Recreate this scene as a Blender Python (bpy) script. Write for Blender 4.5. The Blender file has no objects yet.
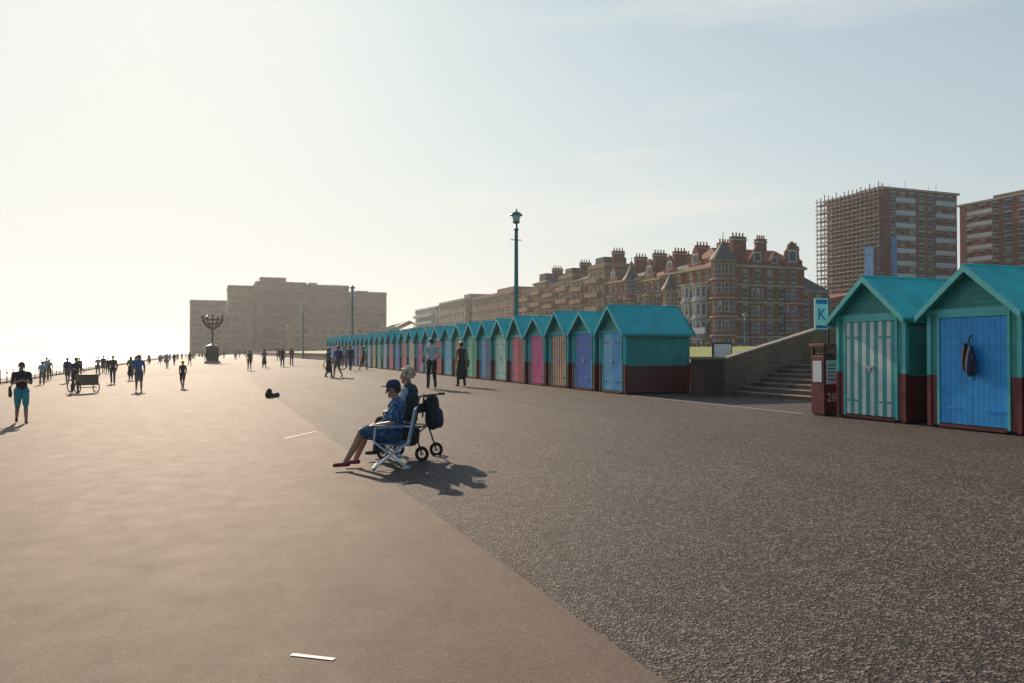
import bpy, math, random
import numpy as np
from mathutils import Vector, Matrix
random.seed(7)
sc=bpy.context.scene
TH=math.atan(301/800)
def zg(u):
    return float(np.interp(u,[-14.3,-5,2.2,7.5,15],[-.55,-.2,.12,.48,.48]))

# ---------------------------------------------------------------- materials
MATS={}
def mat(name,col,rough=.6,var=.15,scale=3.0,bump=0.0,bscale=40,spec=.5,metal=0.0,detail=4):
    if name in MATS: return MATS[name]
    m=bpy.data.materials.new(name); m.use_nodes=True; nt=m.node_tree; N=nt.nodes; L=nt.links
    b=N['Principled BSDF']; b.inputs['Roughness'].default_value=rough; b.inputs['Metallic'].default_value=metal
    b.inputs['Specular IOR Level'].default_value=spec
    tc=N.new('ShaderNodeTexCoord')
    if var>0:
        nz=N.new('ShaderNodeTexNoise'); nz.inputs['Scale'].default_value=scale; nz.inputs['Detail'].default_value=detail
        L.new(tc.outputs['Object'],nz.inputs['Vector'])
        mx=N.new('ShaderNodeMix'); mx.data_type='RGBA'
        mr=N.new('ShaderNodeMapRange'); mr.inputs[1].default_value=.3; mr.inputs[2].default_value=.7
        L.new(nz.outputs['Fac'],mr.inputs[0]); L.new(mr.outputs[0],mx.inputs[0])
        mx.inputs[6].default_value=(*[c*(1-var) for c in col],1); mx.inputs[7].default_value=(*[min(1,c*(1+var)) for c in col],1)
        L.new(mx.outputs[2],b.inputs['Base Color'])
    else: b.inputs['Base Color'].default_value=(*col,1)
    if bump>0:
        n2=N.new('ShaderNodeTexNoise'); n2.inputs['Scale'].default_value=bscale; n2.inputs['Detail'].default_value=3
        L.new(tc.outputs['Object'],n2.inputs['Vector'])
        bp=N.new('ShaderNodeBump'); bp.inputs['Strength'].default_value=bump; bp.inputs['Distance'].default_value=.02
        L.new(n2.outputs['Fac'],bp.inputs['Height']); L.new(bp.outputs[0],b.inputs['Normal'])
    MATS[name]=m; return m

def brickmat(name,c1,c2,mortar,scale=1.0,rough=.85):
    m=bpy.data.materials.new(name); m.use_nodes=True; nt=m.node_tree; N=nt.nodes; L=nt.links
    b=N['Principled BSDF']; b.inputs['Roughness'].default_value=rough
    tc=N.new('ShaderNodeTexCoord'); sp=N.new('ShaderNodeSeparateXYZ'); L.new(tc.outputs['Object'],sp.inputs[0])
    ad=N.new('ShaderNodeMath'); L.new(sp.outputs[0],ad.inputs[0]); L.new(sp.outputs[1],ad.inputs[1])
    cb=N.new('ShaderNodeCombineXYZ'); L.new(ad.outputs[0],cb.inputs[0]); L.new(sp.outputs[2],cb.inputs[1])
    br=N.new('ShaderNodeTexBrick'); L.new(cb.outputs[0],br.inputs['Vector'])
    br.inputs['Color1'].default_value=(*c1,1); br.inputs['Color2'].default_value=(*c2,1); br.inputs['Mortar'].default_value=(*mortar,1)
    br.inputs['Scale'].default_value=scale; br.inputs['Brick Width'].default_value=.225; br.inputs['Row Height'].default_value=.075
    br.inputs['Mortar Size'].default_value=.008
    nz=N.new('ShaderNodeTexNoise'); nz.inputs['Scale'].default_value=1.2; nz.inputs['Detail'].default_value=5; L.new(tc.outputs['Object'],nz.inputs['Vector'])
    mr=N.new('ShaderNodeMapRange'); mr.inputs[1].default_value=.3; mr.inputs[2].default_value=.7; mr.inputs[3].default_value=.7; mr.inputs[4].default_value=1.25
    L.new(nz.outputs['Fac'],mr.inputs[0])
    mu=N.new('ShaderNodeMix'); mu.data_type='RGBA'; mu.blend_type='MULTIPLY'; mu.inputs[0].default_value=1
    L.new(br.outputs['Color'],mu.inputs[6]); L.new(mr.outputs[0],mu.inputs[7]); L.new(mu.outputs[2],b.inputs['Base Color'])
    MATS[name]=m; return m

def groundmat(name,base,speck,rough,spec,aggscale=120,bump=.5,fine=.28,wave=.03,lo=.45,bd=.006):
    m=bpy.data.materials.new(name); m.use_nodes=True; nt=m.node_tree; N=nt.nodes; L=nt.links
    b=N['Principled BSDF']; b.inputs['Specular IOR Level'].default_value=spec
    tc=N.new('ShaderNodeTexCoord')
    def noise(sc_,det=4,vec=None,r=.5):
        n=N.new('ShaderNodeTexNoise'); n.inputs['Scale'].default_value=sc_; n.inputs['Detail'].default_value=det; n.inputs['Roughness'].default_value=r
        L.new(vec or tc.outputs['Object'],n.inputs['Vector']); return n.outputs['Fac']
    def rng(i,a,b_,c,d):
        r=N.new('ShaderNodeMapRange'); L.new(i,r.inputs[0])
        for k,v in zip((1,2,3,4),(a,b_,c,d)): r.inputs[k].default_value=v
        return r.outputs[0]
    def mul(a,b_):
        r=N.new('ShaderNodeMath'); r.operation='MULTIPLY'; L.new(a,r.inputs[0]); L.new(b_,r.inputs[1]); return r.outputs[0]
    v=N.new('ShaderNodeTexVoronoi'); v.inputs['Scale'].default_value=aggscale; L.new(tc.outputs['Object'],v.inputs['Vector'])
    sp=N.new('ShaderNodeSeparateColor'); L.new(v.outputs['Color'],sp.inputs[0])
    mp=N.new('ShaderNodeMapping'); mp.inputs['Scale'].default_value=(1,.12,1); L.new(tc.outputs['Object'],mp.inputs[0])
    tone=mul(mul(rng(noise(.35,6,r=.65),.3,.7,.86,1.14),rng(noise(1.7,5,mp.outputs[0]),.3,.7,.90,1.10)),rng(noise(9,4),.3,.7,.92,1.08))
    tone=mul(tone,rng(noise(.9,3),.66,.72,1,.86)); tone=mul(tone,rng(noise(38,3,r=.7),.3,.7,1-fine,1+fine))
    # trodden gum and oil spots
    v2=N.new('ShaderNodeTexVoronoi'); v2.inputs['Scale'].default_value=1.3; L.new(tc.outputs['Object'],v2.inputs['Vector']); tone=mul(tone,rng(v2.outputs['Distance'],.022,.032,.66,1))
    mx=N.new('ShaderNodeMix'); mx.data_type='RGBA'; L.new(rng(sp.outputs[0],lo,1,0,1),mx.inputs[0])
    mx.inputs[6].default_value=(*base,1); mx.inputs[7].default_value=(*speck,1)
    mu=N.new('ShaderNodeMix'); mu.data_type='RGBA'; mu.blend_type='MULTIPLY'; mu.inputs[0].default_value=1
    L.new(mx.outputs[2],mu.inputs[6]); L.new(tone,mu.inputs[7]); L.new(mu.outputs[2],b.inputs['Base Color'])
    L.new(rng(noise(2.5,4),.3,.7,rough-.02,rough+.02),b.inputs['Roughness'])
    bp=N.new('ShaderNodeBump'); bp.inputs['Strength'].default_value=bump; bp.inputs['Distance'].default_value=bd
    L.new(v.outputs['Distance'],bp.inputs['Height'])
    if wave>0:
        bp2=N.new('ShaderNodeBump'); bp2.inputs['Strength'].default_value=wave; bp2.inputs['Distance'].default_value=.03
        L.new(noise(6,6),bp2.inputs['Height']); L.new(bp.outputs[0],bp2.inputs['Normal']); L.new(bp2.outputs[0],b.inputs['Normal'])
    else: L.new(bp.outputs[0],b.inputs['Normal'])
    MATS[name]=m; return m

groundmat('tarmac',(.044,.032,.028),(.26,.195,.165),.72,.24,60,1.0,fine=.34,lo=.55,bd=.009)
groundmat('concrete',(.150,.101,.076),(.225,.158,.120),.74,.20,130,.35,fine=.12,wave=0)
groundmat('shingle',(.22,.16,.11),(.36,.28,.2),.8,.3,25,.9)
mat('grass',(.22,.26,.045),.8,.3,1.5,.4,60)
mat('earth',(.12,.10,.07),.9,.2,.1)
mat('road',(.07,.065,.06),.8,.15,1)
mat('white_paint',(.75,.73,.70),.6,.18,9)
mat('kerb_stone',(.27,.21,.165),.8,.25,3)
mat('step_stone',(.15,.10,.075),.8,.25,3)
mat('teal_roof',(.018,.43,.45),.62,.16,2.5,.25,60)
mat('teal_wall',(.022,.26,.22),.5,.18,4,.15,50)
mat('teal_trim',(.08,.49,.46),.45,.12,5)
mat('maroon',(.14,.012,.014),.45,.2,4,.15,50)
mat('dark_gap',(.015,.015,.015),.9,0)
mat('steel',(.35,.35,.36),.35,.1,20,metal=.9)
mat('black_metal',(.02,.02,.022),.4,.1,10)
mat('rubber',(.02,.02,.02),.8,.1,10)
mat('lamp_teal',(.02,.17,.18),.4,.15,6)
mat('lamp_glass',(.55,.6,.58),.15,.05,5)
mat('black_fabric',(.018,.018,.022),.85,.3,20,.3,60)
mat('navy_fabric',(.02,.03,.08),.8,.3,20,.3,60)
mat('chair_white',(.65,.68,.72),.4,.08,8)
mat('chair_fabric',(.12,.25,.42),.8,.35,30,.2,60)
mat('glass_dark',(.03,.035,.04),.12,.3,.35)
mat('sash_white',(.62,.60,.56),.5,.1,2)
mat('stone_cream',(.44,.34,.23),.8,.2,.6)
mat('slate',(.07,.065,.07),.7,.25,1.5)
mat('red_tile',(.25,.06,.03),.8,.25,1.5)
mat('render_pale',(.42,.34,.25),.8,.12,.3)
mat('render_tan',(.36,.20,.11),.8,.15,.3)
mat('render_white',(.55,.53,.5),.8,.12,.3)
mat('far_tan',(.36,.20,.11),.8,.12,.15)
mat('far_brick',(.24,.11,.058),.8,.12,.15)
mat('far_trim',(.40,.26,.16),.8,.12,.15)
mat('scaffold_tube',(.10,.07,.06),.5,.2,3,metal=.3)
mat('scaffold_board',(.12,.07,.04),.9,.3,3)
mat('blue_sheet',(.015,.22,.50),.6,.3,1)
mat('wood',(.16,.10,.06),.7,.25,8)
mat('sign_white',(.72,.73,.72),.4,.05,5)
mat('sign_blue',(.03,.12,.35),.4,.05,5)
mat('terracotta',(.33,.12,.06),.8,.2,2)
brickmat('brick_tan',(.27,.14,.075),(.19,.09,.05),(.22,.18,.14))
brickmat('brick_dark',(.11,.04,.03),(.08,.03,.025),(.10,.08,.07))
brickmat('brick_red',(.30,.062,.030),(.21,.043,.024),(.22,.12,.085))
brickmat('brick_brown',(.24,.09,.045),(.17,.062,.034),(.19,.13,.10))

# ---------------------------------------------------------------- mesh builder
class B:
    def __init__(s,name): s.name=name; s.parts={}
    def _p(s,part): return s.parts.setdefault(part,dict(v=[],f=[],m=[],mats=[]))
    def add(s,part,m,vs,fs):
        p=s._p(part)
        if m not in p['mats']: p['mats'].append(m)
        mi=p['mats'].index(m); o=len(p['v']); p['v']+= [tuple(v) for v in vs]
        p['f']+=[tuple(o+i for i in f) for f in fs]; p['m']+=[mi]*len(fs)
    def box(s,part,m,x0,x1,y0,y1,z0,z1):
        s.add(part,m,[(x0,y0,z0),(x1,y0,z0),(x1,y1,z0),(x0,y1,z0),(x0,y0,z1),(x1,y0,z1),(x1,y1,z1),(x0,y1,z1)],
          [(0,3,2,1),(4,5,6,7),(0,1,5,4),(1,2,6,5),(2,3,7,6),(3,0,4,7)])
    def hexa(s,part,m,b,t):
        s.add(part,m,list(b)+list(t),[(0,3,2,1),(4,5,6,7),(0,1,5,4),(1,2,6,5),(2,3,7,6),(3,0,4,7)])
    def prism(s,part,m,poly,ext):
        n=len(poly); e=Vector(ext); top=[tuple(Vector(p)+e) for p in poly]
        s.add(part,m,list(poly)+top,[tuple(range(n-1,-1,-1)),tuple(range(n,2*n))]+[(i,(i+1)%n,n+(i+1)%n,n+i) for i in range(n)])
    def quad(s,part,m,a,b,c,d): s.add(part,m,[a,b,c,d],[(0,1,2,3)])
    def cone(s,part,m,p0,p1,r0,r1,n=10,caps=True):
        p0=Vector(p0);p1=Vector(p1); d=(p1-p0).normalized()
        a=d.orthogonal().normalized(); b=d.cross(a); vs=[]
        for p,r in((p0,r0),(p1,r1)):
            for i in range(n):
                t=2*math.pi*i/n; vs.append(p+a*(r*math.cos(t))+b*(r*math.sin(t)))
        fs=[(i,(i+1)%n,n+(i+1)%n,n+i) for i in range(n)]
        if caps: fs+=[tuple(range(n-1,-1,-1)),tuple(range(n,2*n))]
        s.add(part,m,vs,fs)
    def tube(s,part,m,pts,r,n=8):
        for a,b in zip(pts[:-1],pts[1:]): s.cone(part,m,a,b,r,r,n)
    def lathe(s,part,m,c,prof,n=12):
        vs=[];fs=[]
        for (r,z) in prof:
            for i in range(n):
                t=2*math.pi*i/n; vs.append((c[0]+r*math.cos(t),c[1]+r*math.sin(t),c[2]+z))
        for k in range(len(prof)-1):
            for i in range(n): fs.append((k*n+i,k*n+(i+1)%n,(k+1)*n+(i+1)%n,(k+1)*n+i))
        fs+=[tuple(range(n-1,-1,-1)),tuple(range((len(prof)-1)*n,len(prof)*n))]
        s.add(part,m,vs,fs)
    def torus(s,part,m,c,axis,R,r,n=20,k=6):
        ax=Vector(axis).normalized(); a=ax.orthogonal().normalized(); b=ax.cross(a); c=Vector(c); vs=[];fs=[]
        for i in range(n):
            t=2*math.pi*i/n; d=a*math.cos(t)+b*math.sin(t)
            for j in range(k):
                q=2*math.pi*j/k; vs.append(c+d*(R+r*math.cos(q))+ax*(r*math.sin(q)))
        for i in range(n):
            for j in range(k): fs.append((i*k+j,((i+1)%n)*k+j,((i+1)%n)*k+(j+1)%k,i*k+(j+1)%k))
        s.add(part,m,vs,fs)
    def wheel(s,part,c,axis,R,spokes=10,tr=.018):
        s.torus(part,'rubber',c,axis,R-tr,tr); s.torus(part,'steel',c,axis,R-tr*2.4,.008,20,4)
        ax=Vector(axis).normalized(); a=ax.orthogonal().normalized(); b=ax.cross(a); c=Vector(c)
        s.cone(part,'steel',c-ax*.03,c+ax*.03,.02,.02,8)
        for i in range(spokes):
            t=2*math.pi*i/spokes; s.cone(part,'steel',c,c+(a*math.cos(t)+b*math.sin(t))*(R-tr*2),.0025,.0025,3)
    def finish(s,loc=(0,0,0),rotz=0,smooth=(),bevel=0):
        objs=[]
        for pn,p in s.parts.items():
            me=bpy.data.meshes.new(pn); me.from_pydata(p['v'],[],p['f'])
            for m in p['mats']: me.materials.append(MATS[m])
            me.polygons.foreach_set('material_index',p['m'])
            if pn in smooth: me.polygons.foreach_set('use_smooth',[True]*len(p['f']))
            me.update(); o=bpy.data.objects.new(pn,me); sc.collection.objects.link(o); objs.append(o)
            if bevel:
                bv=o.modifiers.new('bevel','BEVEL'); bv.width=bevel; bv.segments=2; bv.limit_method='ANGLE'
        if len(objs)==1:
            objs[0].name=s.name; root=objs[0]
        else:
            root=bpy.data.objects.new(s.name,None); sc.collection.objects.link(root)
            for o in objs: o.parent=root
        root.location=loc; root.rotation_euler=(0,0,rotz); return root

# ---------------------------------------------------------------- ground
def sheet(name,m,us,zs,t0,t1,nt=2,dz=0):
    ts=np.linspace(t0,t1,nt); vs=[];fs=[]
    for t in ts:
        for u,z in zip(us,zs): vs.append((u,t,z+dz))
    k=len(us)
    for j in range(nt-1):
        for i in range(k-1): fs.append((j*k+i,j*k+i+1,(j+1)*k+i+1,(j+1)*k+i))
    me=bpy.data.meshes.new(name); me.from_pydata(vs,[],fs); me.materials.append(MATS[m]); me.update()
    o=bpy.data.objects.new(name,me); sc.collection.objects.link(o); return o
sheet('ground','earth',[-6000,-60,-14.5,-14.4,17.5,17.6,6000],[-12,-6.2,-3.2,-.75,.2,1.2,1.2],-300,6000)
us=[-14.3,-5,0,2.2,4,5.5,7.5,10,15.25]
sheet('tarmac_promenade','tarmac',us,[zg(u) for u in us],-40,420)
us=[-14.25,-5,0,2.2]
sheet('concrete_promenade','concrete',us,[zg(u)+.004 for u in us],-40,68)
sheet('beach','shingle',[-75,-45,-30,-14.4],[-6.0,-4.4,-3.0,-2.0],-40,900)
b=B('sea_wall'); b.box('wall','render_pale',-14.42,-14.26,-40,420,-3.2,-.42); b.finish()
def seamat():
    m=bpy.data.materials.new('sea_water'); m.use_nodes=True; nt=m.node_tree; N=nt.nodes; L=nt.links
    p=N['Principled BSDF']; p.inputs['Base Color'].default_value=(.05,.12,.13,1); p.inputs['Roughness'].default_value=.3
    tc=N.new('ShaderNodeTexCoord'); mp=N.new('ShaderNodeMapping'); mp.inputs['Scale'].default_value=(1,.35,1); L.new(tc.outputs['Object'],mp.inputs[0])
    n=N.new('ShaderNodeTexNoise'); n.inputs['Scale'].default_value=.5; n.inputs['Detail'].default_value=8; L.new(mp.outputs[0],n.inputs['Vector'])
    bp=N.new('ShaderNodeBump'); bp.inputs['Strength'].default_value=.8; bp.inputs['Distance'].default_value=.8
    L.new(n.outputs['Fac'],bp.inputs['Height']); L.new(bp.outputs[0],p.inputs['Normal']); MATS['sea']=m
seamat()
sheet('sea','sea',[-6000,-44],[-4.3,-4.3],-300,6000)
def zl(u): return 1.38+(u-15.4)*.022
sheet('lawn','grass',[15.4,61.5],[zl(15.4),zl(61.5)],20.9,330,2)
sheet('lawn','grass',[19.05,61.5],[zl(19.05),zl(61.5)],12,20.9,2)
sheet('lawn_path','kerb_stone',[19.6,22],[zl(19.6)+.006,zl(22)+.006],12.5,330,2)
b=B('lawn_bank'); b.box('bank','grass',61.5,61.9,12,330,1.2,2.38); b.finish()
sheet('coast_road','road',[62,74],[1.33,1.33],-60,600)
b=B('pavement'); b.box('slab','kerb_stone',74,77.2,-60,600,1.25,1.45); b.finish()
def strip(name,m,p,q,w,dz):
    p=Vector(p);q=Vector(q);d=(q-p).normalized(); n=Vector((-d.y,d.x))*w/2
    c=[p-n,p+n,q+n,q-n]
    me=bpy.data.meshes.new(name); me.from_pydata([(a.x,a.y,zg(a.x)+dz) for a in c],[],[(0,3,2,1)]); me.materials.append(MATS[m])
    o=bpy.data.objects.new(name,me); sc.collection.objects.link(o)
strip('painted_line','white_paint',(.45,4.87),(.67,4.68),.035,.009)
strip('painted_line','white_paint',(1.37,16.5),(2.10,17.4),.045,.009)
strip('painted_line','white_paint',(11.9,13.9),(11.9,21.3),.04,.005)

# ---------------------------------------------------------------- beach huts
ZB=.48
def cmat(n,c): 
    mat(n,c,.45,.15,5,.1,50); return n
DC=dict(royal=(.003,.13,.50),sky=(.02,.30,.62),yellow=(.72,.42,.01),magenta=(.66,.01,.20),purple=(.19,.03,.24),red=(.55,.015,.015),pink=(.78,.12,.20),
 mint=(.18,.64,.42),white=(.68,.68,.64),green=(.02,.32,.10),orange=(.72,.2,.01),teal=(.02,.30,.30),cream=(.62,.5,.26),lblue=(.12,.46,.66),navy=(.02,.04,.15),dred=(.24,.015,.025),
 bblue=(.003,.31,.72))
for k,c in DC.items(): cmat('paint_'+k,c)
def hut(t0,W,doorA,doorB,frame='teal_trim',eave=2.02,ridge=2.72,depth=2.3,style='solid',near=False,front='teal_wall'):
    b=B('beach_hut'); x0,x1=12.0,12.0+depth; y0,y1=t0,t0+W; z=ZB; ml=.93
    b.box('base','dark_gap',x0+.05,x1-.05,y0+.05,y1-.05,z-.1,z+.08)
    b.box('core','dark_gap',x0+.07,x1-.03,y0+.03,y1-.03,z+.07,z+eave-.02)
    zs=np.arange(.06,eave-.001,.118)
    for i,a in enumerate(zs):
        a0=z+a; a1=min(z+a+.125,z+eave); m='maroon' if a<ml-.06 else 'teal_wall'
        for (yo,s) in ((y0,-1),(y1,1)):
            ti,bo=.004,.02
            ya=yo; yb=yo+s*bo; yc=yo+s*ti
            b.hexa('walls',m,[(x0+.02,min(ya-s*.03,yb),a0),(x1-.02,min(ya-s*.03,yb),a0),(x1-.02,max(ya-s*.03,yb),a0),(x0+.02,max(ya-s*.03,yb),a0)],
                   [(x0+.02,min(ya-s*.03,yc),a1),(x1-.02,min(ya-s*.03,yc),a1),(x1-.02,max(ya-s*.03,yc),a1),(x0+.02,max(ya-s*.03,yc),a1)])
        b.box('walls',m,x1-.03,x1+.012,y0,y1,a0,a1-.004)
    for yy in (y0-.024,y1-.056):
        for xx in (x0-.01,x1-.05):
            b.box('posts','maroon',xx,xx+.08,yy,yy+.08,z+.03,z+ml)
            b.box('posts',frame if xx<x0+.1 else 'teal_wall',xx,xx+.08,yy,yy+.08,z+ml,z+eave)
    dw=.62*W/1.72*1.02; yc=(y0+y1)/2; da,db=yc-dw,yc+dw; dh=1.93
    for (a,c) in ((y0+.056,da-.05),(db+.05,y1-.056)):
        b.box('front_panels','maroon',x0+.015,x0+.05,a,c,z+.06,z+ml); b.box('front_panels',front,x0+.015,x0+.05,a,c,z+ml,z+eave)
    b.box('door_frame',frame,x0-.005,x0+.06,da-.05,da,z+.06,z+dh+.07); b.box('door_frame',frame,x0-.005,x0+.06,db,db+.05,z+.06,z+dh+.07)
    b.box('door_frame',frame,x0-.007,x0+.06,da,db,z+dh,z+dh+.07)
    b.box('threshold','maroon',x0-.02,x0+.06,da,db,z+.03,z+.085)
    n=12; pw=(db-da-.02)/n
    for i in range(n):
        a=da+.01+i*pw; m=doorA if i<n/2 else doorB
        if style=='stripe': m=doorA if i%2==0 else doorB
        g=.006 if i==n//2 else .003
        b.box('doors','paint_'+m,x0+.012,x0+.045,a+g,a+pw-.002,z+.1,z+dh-.01)
    b.box('doors','dark_gap',x0+.046,x0+.06,da,db,z+.09,z+dh)
    hm='black_metal' if not near else 'paint_'+doorA
    for zz in (.35,1.6):
        for (a,c) in ((da+.015,da+.4),(db-.4,db-.015)): b.box('hinges',hm,x0+.004,x0+.0115,a,c,z+zz,z+zz+.035)
    b.box('lock','steel',x0-.004,x0+.0118,yc-.1,yc+.1,z+1.02,z+1.06); b.box('lock','steel',x0-.02,x0-.005,yc-.03,yc+.03,z+.95,z+1.03)
    sl=(ridge-eave)/(W/2)
    for xg,dx in ((x0+.02,.03),(x1-.03,.03)):
        k=7 
        for i in range(k):
            za=eave+(ridge-eave)*i/k; zb=eave+(ridge-eave)*(i+1)/k-.004
            ha=(ridge-za)/sl-.01; hb=max((ridge-zb)/sl-.01,.01); 
            b.prism('gable','teal_wall' if xg>x0+.1 else front,[(xg,yc-ha,z+za),(xg,yc+ha,z+za),(xg,yc+hb,z+zb),(xg,yc-hb,z+zb)],(dx-.004*(i%2),0,0))
    b.box('gable',frame,x0-.012,x0+.02,y0-.02,y1+.02,z+eave-.03,z+eave+.05)
    ov=.13; fo=.16; zr=z+ridge+.02
    for s in (-1,1):
        ye=yc+s*(W/2+ov); ze=zr-sl*(W/2+ov)
        p=[(x0-fo,yc,zr),(x0-fo,ye,ze),(x0-fo,ye,ze+.035),(x0-fo,yc,zr+.04)]
        if s>0: p=p[::-1]
        b.prism('roof','teal_roof',p,(depth+fo+.12,0,0))
        q=[(x0-fo-.028,yc+s*.001,zr-.075),(x0-fo-.028,ye,ze-.075),(x0-fo-.028,ye,ze+.042),(x0-fo-.028,yc+s*.001,zr+.046)]
        if s>0: q=q[::-1]
        b.prism('bargeboards',frame,q,(.026,0,0))
        q=[(v[0]+depth+fo+.18,v[1],v[2]) for v in q]; b.prism('bargeboards','teal_wall',q,(.026,0,0))
        b.box('fascia','teal_wall',x0-fo+.01,x1+.1,min(ye,ye-s*.02),max(ye,ye-s*.02),ze-.06,ze-.003)
    b.cone('roof','teal_roof',(x0-fo-.03,yc,zr+.035),(x1+.13,yc,zr+.035),.028,.028,8)
    if near=='B':
        b.lathe('hanging_bag','navy_fabric',(x0-.09,yc-.05,z+.92),[(.02,.0),(.07,.05),(.085,.16),(.075,.3),(.05,.42),(.03,.52)],12)
        b.lathe('hanging_bag','black_fabric',(x0-.07,yc+.06,z+1.0),[(.02,.0),(.05,.05),(.07,.2),(.05,.38),(.03,.48)],10)
        b.tube('hanging_bag','black_fabric',[(x0-.09,yc-.03,z+1.40),(x0-.04,yc+.02,z+1.55),(x0-.01,yc,z+1.62)],.012)
        b.tube('hanging_bag','black_fabric',[(x0-.12,yc-.09,z+1.3),(x0-.17,yc-.22,z+1.08),(x0-.1,yc-.12,z+.86)],.01)
    return b.finish(smooth=('hanging_bag',))
hut(9.02,1.74,'bblue','bblue',near='B',eave=2.03,ridge=2.74)
hut(11.28,1.70,'teal','white',style='stripe',frame='teal_trim',eave=2.02,ridge=2.74,near='A')
hut(6.76,1.72,'yellow','yellow'); hut(4.5,1.72,'red','white',style='stripe')
row=[('sky','lblue','solid'),('royal','royal','solid'),('yellow','purple','stripe'),('magenta','magenta','solid'),('red','pink','solid'),('mint','white','stripe'),
 ('navy','sky','solid'),('green','mint','solid'),('orange','cream','stripe'),('lblue','lblue','solid'),('red','red','solid'),('white','sky','stripe'),('magenta','purple','solid'),
 ('yellow','white','stripe'),('pink','pink','solid'),('royal','sky','solid')]
for i in range(32):
    d=row[i] if i<len(row) else random.choice(row)
    hut(21.98+2.1*i+random.uniform(-.03,.03),1.72+random.uniform(-.03,.03),d[0],d[1],style=d[2],frame=random.choice(['teal_trim','teal_trim','teal_roof']),
        eave=2.0+random.uniform(-.04,.05),ridge=2.70+random.uniform(-.06,.08))

# ---------------------------------------------------------------- steps, parapet, retaining wall
b=B('concrete_steps')
for i in range(7):
    xa=14.95+i*.34; xb=xa+.34 if i<6 else 19.0; zt=ZB+.132*(i+1)
    b.box('treads','step_stone',xa+.012,xb+.012,13.1,20.52,.15,zt-.028); b.box('nosings','kerb_stone',xa-.02,xb-.022,13.1,20.52,zt-.027,zt)
b.finish()
b=B('brick_wall'); y0,y1=20.55,20.85
b.box('pier','brick_dark',13.85,14.6,y0-.06,y1+.3,.4,1.58); b.box('pier_cap','kerb_stone',13.8,14.65,y0-.1,y1+.34,1.58,1.65)
b.prism('wall','brick_tan',[(14.6,y0,.2),(18.9,y0,.2),(18.9,y0,2.50),(18.3,y0,2.50),(14.6,y0,1.52)],(0,y1-y0,0))
b.prism('coping','kerb_stone',[(14.66,y0-.03,1.542),(18.3,y0-.03,2.505),(18.95,y0-.03,2.505),(18.95,y0-.03,2.57),(18.29,y0-.03,2.57),(14.66,y0-.03,1.605)],(0,y1-y0+.06,0))
b.finish()
b=B('retaining_wall'); b.box('wall','brick_tan',15.2,15.45,21.2,330,.1,1.40); b.box('wall','brick_tan',15.2,15.45,-20,13.05,.1,1.40)
b.box('wall','brick_tan',15.46,19.0,12.8,13.05,.1,1.45)
b.box('coping','kerb_stone',15.15,15.5,21.3,330,1.40,1.46); b.finish()
b=B('notice_board'); 
b.tube('posts','black_metal',[(15.15,21.8,.5),(15.15,21.8,2.02)],.03); b.tube('posts','black_metal',[(15.7,21.8,.5),(15.7,21.8,2.02)],.03)
b.box('board','black_metal',15.05,15.8,21.74,21.78,1.55,2.1); b.box('poster','sign_white',15.1,15.75,21.725,21.738,1.6,2.05); b.finish()
def text(body,size,loc,rot,m,parent=None,name='lettering'):
    cu=bpy.data.curves.new(name,'FONT'); cu.body=body; cu.size=size; cu.extrude=.002; cu.align_x='CENTER'; cu.align_y='CENTER'
    o=bpy.data.objects.new(name,cu); cu.materials.append(MATS[m]); sc.collection.objects.link(o); o.location=loc; o.rotation_euler=rot
    if parent: o.parent=parent
    return o
b=B('litter_bin'); X,Y=11.87,13.22; S_=.38
b.box('body','maroon',X,X+S_,Y,Y+S_,ZB+.04,ZB+1.25); b.box('foot','black_metal',X+.03,X+S_-.03,Y+.03,Y+S_-.03,ZB-.02,ZB+.04)
b.box('hood','maroon',X-.03,X+S_+.03,Y-.03,Y+S_+.03,ZB+1.42,ZB+1.5)
for (dx,dy) in ((0,0),(S_-.06,0),(0,S_-.06),(S_-.06,S_-.06)): b.box('hood','maroon',X+dx,X+dx+.06,Y+dy,Y+dy+.06,ZB+1.25,ZB+1.42)
b.box('liner','black_metal',X+.07,X+S_-.07,Y+.07,Y+S_-.07,ZB+1.2,ZB+1.3)
b.box('poster','sign_white',X+.05,X+S_-.05,Y-.012,Y-.001,ZB+.66,ZB+1.16); b.box('poster','sign_white',X-.012,X-.001,Y+.06,Y+S_-.06,ZB+.7,ZB+1.14)
for k in range(5): b.box('poster_print','black_metal',X+.08,X+S_-.08-.04*(k%2),Y-.014,Y-.0125,ZB+1.05-k*.075,ZB+1.07-k*.075)
r=b.finish(bevel=.008)
text('28',.25,(X+S_/2,Y-.008,ZB+.38),(math.pi/2,0,0),'sign_white',r)
b=B('banner_sign'); b.tube('post','black_metal',[(12.68,13.98,ZB),(12.68,13.98,3.05)],.025)
b.box('panel','sign_white',12.30,12.66,13.96,14.0,2.3,2.98); b.box('print','sign_blue',12.33,12.63,13.95,13.958,2.86,2.95); b.box('print','sign_blue',12.33,12.63,13.95,13.958,2.33,2.39)
r=b.finish(); text('K',.36,(12.48,13.955,2.62),(math.pi/2,0,0),'sign_blue',r)

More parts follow.
